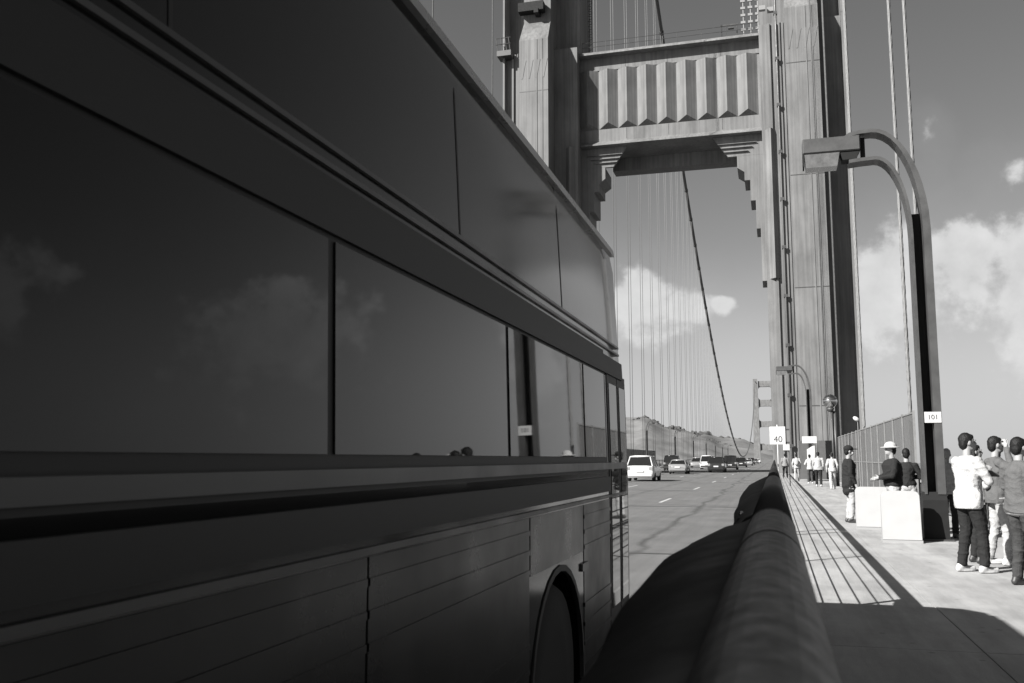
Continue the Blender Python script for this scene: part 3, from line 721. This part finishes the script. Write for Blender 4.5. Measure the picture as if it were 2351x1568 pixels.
# door at the front, two glazed leaves
for k, (a, b) in enumerate(((5.82, 6.2), (6.22, 6.56))):
    d_ = obj('door_leaf', side_quad(a, b, .42, 2.1, .004), M_BUSM, bus)
    obj('door_pane', side_quad(a + .05, b - .05, .62, 2.02, .008), M_BUSG, d_)
# skirt panels between the wheel wells, each with pressed ribs
for a, b in ((BY0 + .5, -2.48), (-1.32, .55), (.565, 2.2), (2.215, 3.82), (4.98, 5.8)):
    sk = obj('skirt_panel', side_quad(a, b, .46, 1.292, .003), M_BUSS, bus)
    for z in (.56, .66, .76, 1.06, 1.14, 1.22): obj('rib', side_quad(a, b, z, z + .02, .007), M_BUSS, sk)
for a, b in ((-2.46, -1.34), (3.84, 4.96)): obj('arch_panel', side_quad(a, b, 1.05, 1.292, .003), M_BUSS, bus)
for k in range(7):
    y = BY0 + 1.1 + k * 1.62
    if y < 6: obj('roof_seam', side_quad(y, y + .012, 2.31, 2.95, .002), M_BUSM, bus)
# seams between body panels, belly lockers
for k in range(6):
    y = BY0 + 1.2 + k * 1.9

    if k % 2 == 0:
        bm = BM(); box(bm, -1.005, -.988, y + .7, y + .86, .95, .99); obj('locker_latch', bm, M_CHROME, bus)
def wheel(parent, loc, r, w, m_rim, face=1):
    bm = BM(); lathe(bm, [(r * .55, -w / 2), (r * .93, -w / 2), (r, -w * .32), (r, w * .32), (r * .93, w / 2), (r * .55, w / 2)], 28, axis='x')
    o = obj('wheel', bm, mat('tyre', .018, .9), parent, True); o.location = loc
    bm = BM(); lathe(bm, [(r * .56, -w * .3), (r * .56, w * .30 * 1), (r * .48, w * .34), (r * .40, w * .12), (r * .2, w * .15), (r * .16, w * .40), (.01, w * .42)], 20, axis='x')
    q = obj('rim', bm, m_rim, o, True)
    if face < 0: q.rotation_euler = (0, 0, math.pi)
    return o
for y in (4.4, -1.9):
    wheel(bus, (-1.17, y, .48), .48, .28, mat('bus_rim', .08, .4, .5))
    wheel(bus, (-3.29, y, .48), .48, .28, mat('bus_rim', .08, .4, .5), -1)
    bm = BM(); pts = arc(y, .48, .56, -8, 188, 16); pin = arc(y, .48, .53, 188, -8, 16); prism(bm, pts + pin, -1.015, -.994, 'x'); obj('wheel_arch', bm, M_BUSM, bus)
bm = BM(); box(bm, -3.3, -1.2, BY0 + .2, 6.6, .2, .45); obj('underframe', bm, M_BUSM, bus)
bm = BM(); box(bm, -3.1, -1.4, BY1 - .02, BY1 + .03, 1.3, 2.6); obj('windscreen', bm, M_BUSG, bus)
for x in (-3.0, -1.5):
    bm = BM(); box(bm, x - .16, x + .16, BY1 - .01, BY1 + .04, .62, .82); obj('headlight', bm, M_CHROME, bus)

# ------------------------------------------------------------------ cars
M_CGL = mat('car_glass', .012, .05, spec=.6)
M_CTR = mat('car_trim', .02, .6)
M_TAIL = mat('car_tail_light', .22, .15, spec=.7)
M_CRIM = mat('car_rim', .35, .3, .8)
KIND = {  # length, width, height, belt, list of (y, ztop) lower body, cabin (y base rear, y roof rear, y roof front, y base front)
    'sedan': (4.6, 1.80, 1.45, .92, [(-2.3, .70), (-2.22, .95), (-1.5, .99), (.9, .95), (1.7, .86), (2.2, .74), (2.3, .58)], (-1.75, -1.0, .15, 1.05)),
    'suv': (4.75, 1.90, 1.75, 1.06, [(-2.37, .75), (-2.32, 1.05), (-1.6, 1.08), (.9, 1.05), (1.8, .98), (2.28, .84), (2.37, .62)], (-2.26, -1.95, .1, 1.0)),
    'van': (5.1, 1.95, 2.0, 1.12, [(-2.55, .8), (-2.5, 1.1), (-1.6, 1.13), (1.2, 1.1), (2.0, 1.0), (2.45, .86), (2.55, .62)], (-2.46, -2.3, .7, 1.6))}
def car(kind, paint, loc, label, group='cars on the roadway', rotz=0):
    L, W, H, belt, prof, (yb, yr, yf, yw) = KIND[kind]; hw = W / 2
    t = thing('car' if kind != 'van' else 'van', label, kind if kind != 'suv' else 'car', (loc[0], loc[1], ROAD_Z), rotz, group)
    secs = []
    for i, (y, zt) in enumerate(prof):
        k = .90 if i in (0, len(prof) - 1) else (.975 if i in (1, len(prof) - 2) else 1.0)
        zl = .34 if i in (0, len(prof) - 1) else .24
        h = [(hw * k * .90, zl), (hw * k * .985, zl + .12), (hw * k, (zl + zt) / 2 + .05), (hw * k * .97, zt - .09), (hw * k * .90, zt - .015), (hw * k * .5, zt + .012)]
        secs.append([(x, y, z) for x, z in h] + [(-x, y, z) for x, z in h[::-1]])
    bm = BM(); loft(bm, secs); obj('body', bm, paint, t, True)
    wb, wr_ = hw * .90, hw * .70
    B = [(yb, belt - .03), (yr, H - .05), (yf, H - .03), (yw, belt - .06)]
    bm = BM()
    cab = lambda y, w0, z0: [(-w0, y, z0), (w0, y, z0)]
    v = [bm.verts.new(p) for p in (*cab(yb, wb, belt - .03), *cab(yr, wr_, H - .06), *cab(yf, wr_, H - .05), *cab(yw, wb, belt - .08))]
    for q in ((0, 1, 3, 2), (2, 3, 5, 4), (4, 5, 7, 6), (0, 2, 4, 6), (1, 7, 5, 3), (0, 6, 7, 1)): bm.faces.new([v[i] for i in q])
    obj('glasshouse', bm, M_CGL, t)
    bm = BM(); n = 6; secs = []
    for i in range(n + 1):
        s_ = i / n; y = yr - .06 + (yf - yr + .12) * s_; crown = .05 * math.sin(math.pi * (.15 + .7 * s_))
        secs.append([(-wr_ - .03, y, H - .11), (-wr_ - .01, y, H - .045), (-wr_ * .6, y, H - .02 + crown * .6), (0, y, H - .03 + crown), (wr_ * .6, y, H - .02 + crown * .6), (wr_ + .01, y, H - .045), (wr_ + .03, y, H - .11)])
    loft(bm, secs); obj('roof', bm, paint, t, True)
    mids = (.30, .62) if kind != 'van' else (.28, .58)
    for sgn in (-1, 1):
        for a, b in (((yb, belt - .03), (yr, H - .07)), ((yw, belt - .08), (yf, H - .06)), ((yb + (yw - yb) * mids[0], belt - .04), (yr + (yf - yr) * mids[0], H - .06)), ((yb + (yw - yb) * mids[1], belt - .04), (yr + (yf - yr) * mids[1], H - .06))):
            bm = BM(); tube(bm, [(sgn * (wb + .005), a[0], a[1]), (sgn * (wr_ + .012), b[0], b[1])], .04, 6); obj('pillar', bm, paint, t)
        bm = BM(); box(bm, sgn * hw * .80 - .14, sgn * hw * .80 + .14, prof[0][0] - .005, prof[0][0] + .3, belt - .34, belt - .08, .03); obj('tail_light', bm, M_TAIL, t)
        bm = BM(); box(bm, sgn * hw * .74 - .17, sgn * hw * .74 + .17, prof[-1][0] - .16, prof[-1][0] - .02, .58, .72, .02); obj('headlight', bm, M_SIGN, t)
        bm = BM(); box(bm, sgn * (hw + .1) - .1, sgn * (hw + .1) + .1, yw - .45, yw - .33, belt - .02, belt + .13, .03); obj('mirror', bm, paint, t)
        for y in (-L * .29, L * .31): wheel(t, (sgn * (hw - .11), y, .33), .33, .21, M_CRIM, sgn)
    bm = BM(); box(bm, -hw * .88, hw * .88, prof[0][0] - .04, prof[0][0] + .12, .34, .56, .03); obj('bumper', bm, M_CTR if kind == 'van' else paint, t)
    bm = BM(); box(bm, -.26, .26, prof[0][0] - .05, prof[0][0] - .038, .62, .76); obj('number_plate', bm, M_SIGN, t)
    if kind == 'suv':
        for sgn in (-1, 1):
            bm = BM(); tube(bm, [(sgn * wr_ * .9, yr + .1, H + .02), (sgn * wr_ * .9, yf - .1, H + .04)], .02, 6); obj('roof_rail', bm, M_CTR, t)
    return t
P_W = mat('paint_white', .5, .25, coat=.5); P_S = mat('paint_silver', .26, .25, .3, coat=.5); P_D = mat('paint_dark', .02, .2, coat=.6); P_G = mat('paint_grey', .07, .25, coat=.5)
car('suv', P_W, (-8.85, 66), 'white sport utility car nearest to the bus front')
car('sedan', P_S, (-9.4, 97), 'silver sedan just ahead of the white car')
car('suv', P_D, (-6.25, 108), 'black car with bright rear lights ahead in the second lane')
car('van', P_D, (-12.9, 124), 'dark van showing over the silver sedan roof')
car('van', P_W, (-9.3, 138), 'white van between the silver sedan and dark cars')
car('suv', P_G, (-9.6, 168), 'dark grey car behind the white van')
car('van', P_D, (-5.9, 134), 'tall black van ahead of the black car')
car('suv', P_D, (-5.7, 172), 'black car right of the tall black van')
car('sedan', P_S, (-5.6, 215), 'small silver sedan in the distant queue')
car('suv', P_D, (-5.8, 250), 'small black car in the distant queue')
car('sedan', P_G, (-5.6, 292), 'small grey sedan further up the queue')
car('sedan', P_W, (-5.6, 345), 'farthest white sedan near the foot of the cable')
car('suv', P_D, (-13.1, 92), 'dark oncoming car on the far half of the road', rotz=math.pi)
car('sedan', P_G, (-16.4, 118), 'grey oncoming sedan in the outermost far lane', rotz=math.pi)
car('suv', P_S, (-13.0, 165), 'silver oncoming car far up the road', rotz=math.pi)

# ------------------------------------------------------------------ people
PEND = []
def caps(bm, p0, p1, r0, r1, seg=12):
    p0, p1 = Vector(p0), Vector(p1); d = (p1 - p0); L = max(d.length, 1e-4); d /= L
    pts, rr = [], []
    for a in (-80, -50, -20): pts.append(p0 + d * r0 * math.sin(R(a))); rr.append(r0 * math.cos(R(a)))
    for a in (20, 50, 80): pts.append(p1 + d * r1 * math.sin(R(a))); rr.append(r1 * math.cos(R(a)))
    tube(bm, pts, 0, seg, True, rr)
def ell(bm, c, r, rot=None):
    m = Matrix.Translation(c) @ (rot.to_matrix().to_4x4() if rot else Matrix()) @ Matrix.Diagonal((r[0], r[1], r[2], 1))
    bmesh.ops.create_uvsphere(bm, u_segments=16, v_segments=12, radius=1, matrix=m)
def remesh_part(name, bm, m, parent, vox, sm=4, nz_amp=0, nz_sc=8, stretch=(1, 1, .6), zmin=None):
    o = obj(name, bm, m, parent)
    md = o.modifiers.new('r', 'REMESH'); md.mode = 'VOXEL'; md.voxel_size = vox; md.use_smooth_shade = True
    if sm: s_ = o.modifiers.new('s', 'SMOOTH'); s_.factor = .5; s_.iterations = sm
    PEND.append((o, nz_amp, nz_sc, stretch, zmin)); return o
from mathutils import Euler
SKIN = mat('skin', .25, .55, var=.08, scale=9); HAIR = mat('hair_black', .007, .6, spec=.25, var=.3, scale=40, bump=.3, bscale=120); HAIRG = mat('hair_grey', .22, .7, var=.3, scale=30)
def cloth(name, v, var=.12): return mat('cloth_' + name, v, .92, var=var, scale=14, bump=.35, bscale=60, spec=.2)
C_WHITE, C_LIGHT, C_GREY, C_MID, C_DARK, C_BLK, C_JEAN = cloth('white', .37, .08), cloth('light', .30), cloth('grey', .18), cloth('mid', .085), cloth('dark', .05), cloth('black', .016), cloth('jeans', .035, .3)
SHOEW = mat('shoe_white', .42, .6, var=.1, scale=10); SHOED = mat('shoe_dark', .03, .5)
def person(label, loc, face, h=1.72, top=C_WHITE, bottom=C_BLK, shoe=SHOEW, hair=HAIR, pose=None, long_hair=False, hat=None, mask=None, near=True, lean=0, jacket_len=.86, bag=None, build=1.0, head_turn=0, hem=None, sleeve='long', group='people on the sidewalk'):
    """face: heading in degrees, 0 = away from the camera along the road, -90 = towards the right"""
    k = h / 1.75; vox = (.0085 if near else .016) ; P = pose or {}
    t = thing('person', label, 'person', (loc[0], loc[1], 0), R(face), group); t.scale = (k, k, k)
    hip = Vector((0, 0, .93)); ch = Vector((0, .01 + lean * .5, 1.28)); neck = Vector((0, .0 + lean, 1.47)); head = Vector((0, .03 + lean * 1.1, 1.635))
    shL, shR = Vector((-.172 * build, lean, 1.385)), Vector((.172 * build, lean, 1.385))
    elL = Vector(P.get('elL', (-.25, -.02, 1.14))); haL = Vector(P.get('haL', (-.24, .08, .90)))
    elR = Vector(P.get('elR', (.25, -.02, 1.14))); haR = Vector(P.get('haR', (.24, .08, .90)))
    ftL = Vector(P.get('ftL', (-.11, 0, .06))); ftR = Vector(P.get('ftR', (.11, 0, .06)))
    hL, hR = Vector((-.09, 0, .90)), Vector((.09, 0, .90))
    knL = (hL + ftL) / 2 + Vector((0, .035, .03)); knR = (hR + ftR) / 2 + Vector((0, .035, .03))
    if 'knL' in P: knL = Vector(P['knL'])
    if 'knR' in P: knR = Vector(P['knR'])
    # --- body: one continuous surface
    b = BM()
    hrot = Euler((0, 0, R(head_turn)))
    def H(x, y, z): return head + hrot.to_matrix() @ (Vector((x, y, z)) * .95)
    ell(b, H(0, -.012, .02), (.071, .09, .10), hrot); ell(b, H(0, .025, -.05), (.052, .062, .072), hrot)
    ell(b, H(0, .098, -.018), (.013, .02, .024), hrot); ell(b, H(0, .075, -.085), (.025, .02, .02), hrot)
    for s_ in (-1, 1): ell(b, H(s_ * .077, -.005, -.01), (.012, .022, .032), hrot)
    ell(b, H(0, .082, .022), (.05, .014, .010), hrot); ell(b, H(0, .09, -.055), (.022, .012, .008), hrot)
    caps(b, neck + Vector((0, 0, -.05)), head + Vector((0, -.01, -.05)), .056, .052)
    ell(b, ch, (.155 * build, .105, .19)); ell(b, hip + Vector((0, 0, .08)), (.145 * build, .10, .16)); caps(b, shL, neck + Vector((0, 0, -.06)), .052, .05); caps(b, shR, neck + Vector((0, 0, -.06)), .052, .05); caps(b, hip, ch, .12 * build, .125 * build)
    for sh, e, ha, sg in ((shL, elL, haL, -1), (shR, elR, haR, 1)):
        caps(b, sh, e, .052, .040); caps(b, e, ha, .040, .027)
        d = (ha - e).normalized(); side = d.cross(Vector((0, 1, 0)) if abs(d.y) < .8 else Vector((0, 0, 1))).normalized(); up = side.cross(d)
        pc = ha + d * .05; q = d.to_track_quat('Z', 'X')
        caps(b, ha + d * .01, ha + d * .075, .027, .036)
        for f in range(4):
            base = ha + d * .085 + side * ((f - 1.5) * .019); ln = (.062, .075, .07, .055)[f]
            mid = base + d * ln * .55 + up * .012; caps(b, base, mid, .0098, .009, 8); caps(b, mid, mid + d * ln * .35 + up * .026, .009, .0075, 8)
        th = ha + d * .035 - side * sg * .03; caps(b, th, th + d * .035 - side * sg * .028 + up * .01, .012, .0105, 8); caps(b, th + d * .035 - side * sg * .028 + up * .01, th + d * .065 - side * sg * .03 + up * .02, .0105, .009, 8)
    for hp, kn, ft in ((hL, knL, ftL), (hR, knR, ftR)):
        caps(b, hp, kn, .078, .054); caps(b, kn, ft + Vector((0, -.01, .05)), .052, .038); caps(b, ft + Vector((0, -.03, 0)), ft + Vector((0, .14, -.02)), .036, .03)
    remesh_part('body', b, SKIN, t, vox if near else .014, 3)
    # --- eyes, brows, lips
    e = BM()
    for s_ in (-1, 1):
        ell(e, H(s_ * .031, .084, .004), (.011, .008, .007), hrot); ell(e, H(s_ * .031, .091, .03), (.02, .007, .005), hrot)
    obj('eyes', e, HAIR, t, True)
    # --- hair
    b = BM(); ell(b, H(0, -.025, .032), (.080, .092, .097), hrot); ell(b, H(0, -.06, -.02), (.070, .055, .08), hrot); ell(b, H(0, .028, .072), (.058, .045, .040), hrot)
    for s_ in (-1, 1): ell(b, H(s_ * .064, -.025, .02), (.016, .045, .045), hrot)
    if long_hair: caps(b, H(0, -.07, -.02), H(0, -.085, -.25), .085, .06); caps(b, H(-.06, -.03, 0), H(-.08, -.02, -.2), .035, .03); caps(b, H(.06, -.03, 0), H(.08, -.02, -.2), .035, .03)
    remesh_part('hair', b, hair, t, .010 if near else .016, 2, .004, 34, (1, 1, .6))
    if hat == 'cap':
        b = BM(); ell(b, H(0, -.015, .065), (.095, .11, .08), hrot); ell(b, H(0, .13, .05), (.075, .085, .012), hrot); remesh_part('cap', b, C_BLK, t, .009, 2)
    if hat == 'sun':
        b = BM(); ell(b, H(0, -.01, .075), (.10, .115, .085), hrot); ell(b, H(0, 0, .045), (.17, .19, .014), hrot); remesh_part('sun_hat', b, C_WHITE, t, .009, 2)
    if mask: b = BM(); ell(b, H(0, .065, -.055), (.06, .045, .045), hrot); remesh_part('face_mask', b, C_WHITE, t, .009, 2)
    # --- trousers
    b = BM(); ell(b, hip + Vector((0, -.01, .03)), (.165 * build, .125, .14))
    for hp, kn, ft in ((hL, knL, ftL), (hR, knR, ftR)):
        an = ft + Vector((0, -.012, .06)); caps(b, hp + Vector((0, 0, -.02)), kn, .098 * build, .076); caps(b, kn, an, .076, .066)
    remesh_part('trousers', b, bottom, t, .0095 if near else .016, 3, .011, 5.5, (.7, .7, 1.5), .055)
    # --- top with sleeves
    zl = jacket_len
    b = BM(); caps(b, Vector((0, 0, zl + .14)), ch + Vector((0, 0, .0)), .150 * build, .155 * build, 16); ell(b, ch, (.172 * build, .130, .20)); caps(b, shL + Vector((.01, 0, 0)), neck + Vector((0, -.01, -.055)), .062, .06); caps(b, shR - Vector((.01, 0, 0)), neck + Vector((0, -.01, -.055)), .062, .06); ell(b, Vector((0, -.005, zl + .10)), (.178 * build, .142, .13)); ell(b, neck + Vector((0, 0, -.04)), (.085, .08, .045))
    if zl < .89: ell(b, Vector((0, -.008, .95)), (.184 * build, .150, .17)); ell(b, Vector((0, -.008, .88)), (.188 * build, .154, .24))
    for sh, e_, ha in ((shL, elL, haL), (shR, elR, haR)):
        if sleeve == 'long': caps(b, sh, e_, .074, .058); caps(b, e_, e_.lerp(ha, .95), .058, .044)
        else: caps(b, sh, sh.lerp(e_, .75), .078, .068)
    remesh_part('shirt', b, top, t, .0095 if near else .016, 3, .012, 5.0, (.9, .9, 1.1), zl)
    if hem:
        b = BM(); ell(b, Vector((0, -.005, zl - .0)), (.182 * build, .146, .055)); remesh_part('hem', b, hem, t, .011, 2)
    if bag == 'pack':
        b = BM(); ell(b, Vector((0, -.21, 1.22)), (.15, .10, .21)); ell(b, Vector((0, -.25, 1.12)), (.12, .08, .10))
        for s_ in (-1, 1): caps(b, Vector((s_ * .10, -.12, 1.40)), Vector((s_ * .13, .1, 1.40)), .02, .02); caps(b, Vector((s_ * .13, .12, 1.38)), Vector((s_ * .15, .02, 1.1)), .02, .02)
        remesh_part('backpack', b, C_LIGHT, t, .013, 3)
    if bag == 'tablet':
        m_ = (haL + haR) / 2
        b = BM(); box(b, -.11, .11, -.006, .006, -.08, .08, .003); o = obj('folder', b, C_DARK, t); o.location = m_ + Vector((0, .1, .02)); o.rotation_euler = (R(60), 0, 0)
    # --- shoes
    for ft in (ftL, ftR):
        b = BM(); caps(b, ft + Vector((0, -.06, -.018)), ft + Vector((0, .14, -.022)), .042, .038); ell(b, ft + Vector((0, -.03, .012)), (.045, .06, .048)); ell(b, ft + Vector((0, .045, -.046)), (.047, .145, .016))
        remesh_part('shoe', b, shoe, t, .009 if near else .015, 2)
    return t
fold = dict(elL=(-.27, .05, 1.16), haL=(-.02, .20, 1.20), elR=(.27, .04, 1.15), haR=(.05, .22, 1.14))
person('person in white shirt and black trousers seen from behind beside the group', (2.36, 13.05), -62, 1.74, C_WHITE, C_BLK, SHOEW,
       pose=dict(elL=(-.27, .08, 1.20), haL=(-.08, .24, 1.28), elR=(.26, .10, 1.14), haR=(.02, .26, 1.16), ftL=(-.12, -.05, .06), ftR=(.11, .10, .06)), jacket_len=.80, build=1.12, bag='tablet', head_turn=-18)
person('long haired person in dark trousers behind the white shirt', (2.66, 14.25), -75, 1.62, C_WHITE, C_BLK, SHOED, long_hair=True, head_turn=-15, pose=fold)
person('person raising a hand to the face in light trousers and pale shoes', (2.90, 14.1), -80, 1.72, C_MID, C_LIGHT, SHOEW,
       pose=dict(elR=(.27, .12, 1.26), haR=(.09, .13, 1.58), elL=(-.30, .10, 1.38), haL=(-.12, .12, 1.60), ftL=(-.10, -.1, .06), ftR=(.13, .06, .06)), jacket_len=.84, sleeve='long')
person('person in grey jacket and dark jeans at the right edge', (2.68, 11.85), -58, 1.66, C_MID, C_JEAN, SHOED, pose=fold, jacket_len=.86, hem=C_WHITE, build=1.15)
person('grey haired person in pale shirt right of the near lamp post', (3.02, 18.6), -35, 1.60, C_LIGHT, C_BLK, SHOED, hair=HAIRG, pose=dict(elR=(.3, .0, 1.2), haR=(.2, .14, 1.02)), head_turn=20, sleeve='short')
person('person in dark top and white sun hat behind a white board', (2.12, 18.75), 95, 1.70, C_BLK, C_LIGHT, SHOEW, hat='sun', pose=dict(elL=(-.3, .06, 1.14), haL=(-.12, .26, 1.10), elR=(.3, .06, 1.14), haR=(.12, .27, 1.08)), jacket_len=.90, build=1.25)
person('dark haired person in black top left of the near lamp post', (2.52, 20.0), -10, 1.62, C_BLK, C_WHITE, SHOEW, pose=fold, jacket_len=.9)
person('person in black cap and long black coat with pale mask', (1.60, 22.4), -80, 1.70, C_BLK, C_LIGHT, SHOED, hat='cap', mask=True, jacket_len=.62, build=1.05)
far = dict(near=False)
person('person in white shirt and pale trousers walking before the tower', (2.60, 46.5), 5, 1.70, C_WHITE, C_WHITE, SHOEW, pose=dict(ftL=(-.1, -.16, .07), ftR=(.1, .16, .06)), **far)
person('person in grey shirt and black trousers walking away in mid distance', (2.15, 50.4), -8, 1.76, C_LIGHT, C_BLK, SHOEW, build=1.2, pose=dict(ftL=(-.12, .14, .06), ftR=(.12, -.14, .07)), **far)
person('person in white top half hidden by the grey shirted walker', (1.93, 56), 10, 1.66, C_WHITE, C_DARK, SHOEW, pose=fold, **far)
person('person with pale backpack in light trousers further along', (1.33, 61.8), -4, 1.72, C_WHITE, C_LIGHT, SHOEW, bag='pack', pose=dict(ftL=(-.1, -.14, .07), ftR=(.1, .14, .06)), **far)
person('farthest walker in grey shirt and dark trousers close to the railing', (.74, 72), 0, 1.78, C_GREY, C_BLK, SHOED, build=1.1, pose=dict(ftL=(-.13, .12, .06), ftR=(.13, -.12, .06)), **far)

# bake the remeshed figures into plain meshes
dg = bpy.context.evaluated_depsgraph_get(); dg.update()
for o, amp, sc_, st, zmin in PEND:
    me = bpy.data.meshes.new_from_object(o.evaluated_get(dg)); me.name = o.name
    if amp or zmin is not None:
        off = Vector((random.uniform(0, 50), random.uniform(0, 50), 0))
        n = len(me.vertices); co = [0.0] * (3 * n); me.vertices.foreach_get('co', co)
        nr = [0.0] * (3 * n); me.vertex_normals.foreach_get('vector', nr)
        for i in range(n):
            a = 3 * i
            p = Vector((co[a] * sc_ * st[0] + co[a + 2] * 2.0, co[a + 1] * sc_ * st[1], co[a + 2] * sc_ * st[2])) + off
            f = max(0, 1 - 2.6 * abs(noise.noise(p))); f2 = max(0, 1 - 3 * abs(noise.noise(p * 2.2 + Vector((7, 3, 1))))); d = (f * f + .45 * f2 * f2 - .35) * amp
            for c in range(3): co[a + c] += nr[a + c] * d
            if zmin is not None and co[a + 2] < zmin: co[a + 2] = zmin + (co[a + 2] - zmin) * .04
        me.vertices.foreach_set('co', co); me.update()
    for md in list(o.modifiers): o.modifiers.remove(md)
    o.data = me
    for p in me.polygons: p.use_smooth = True
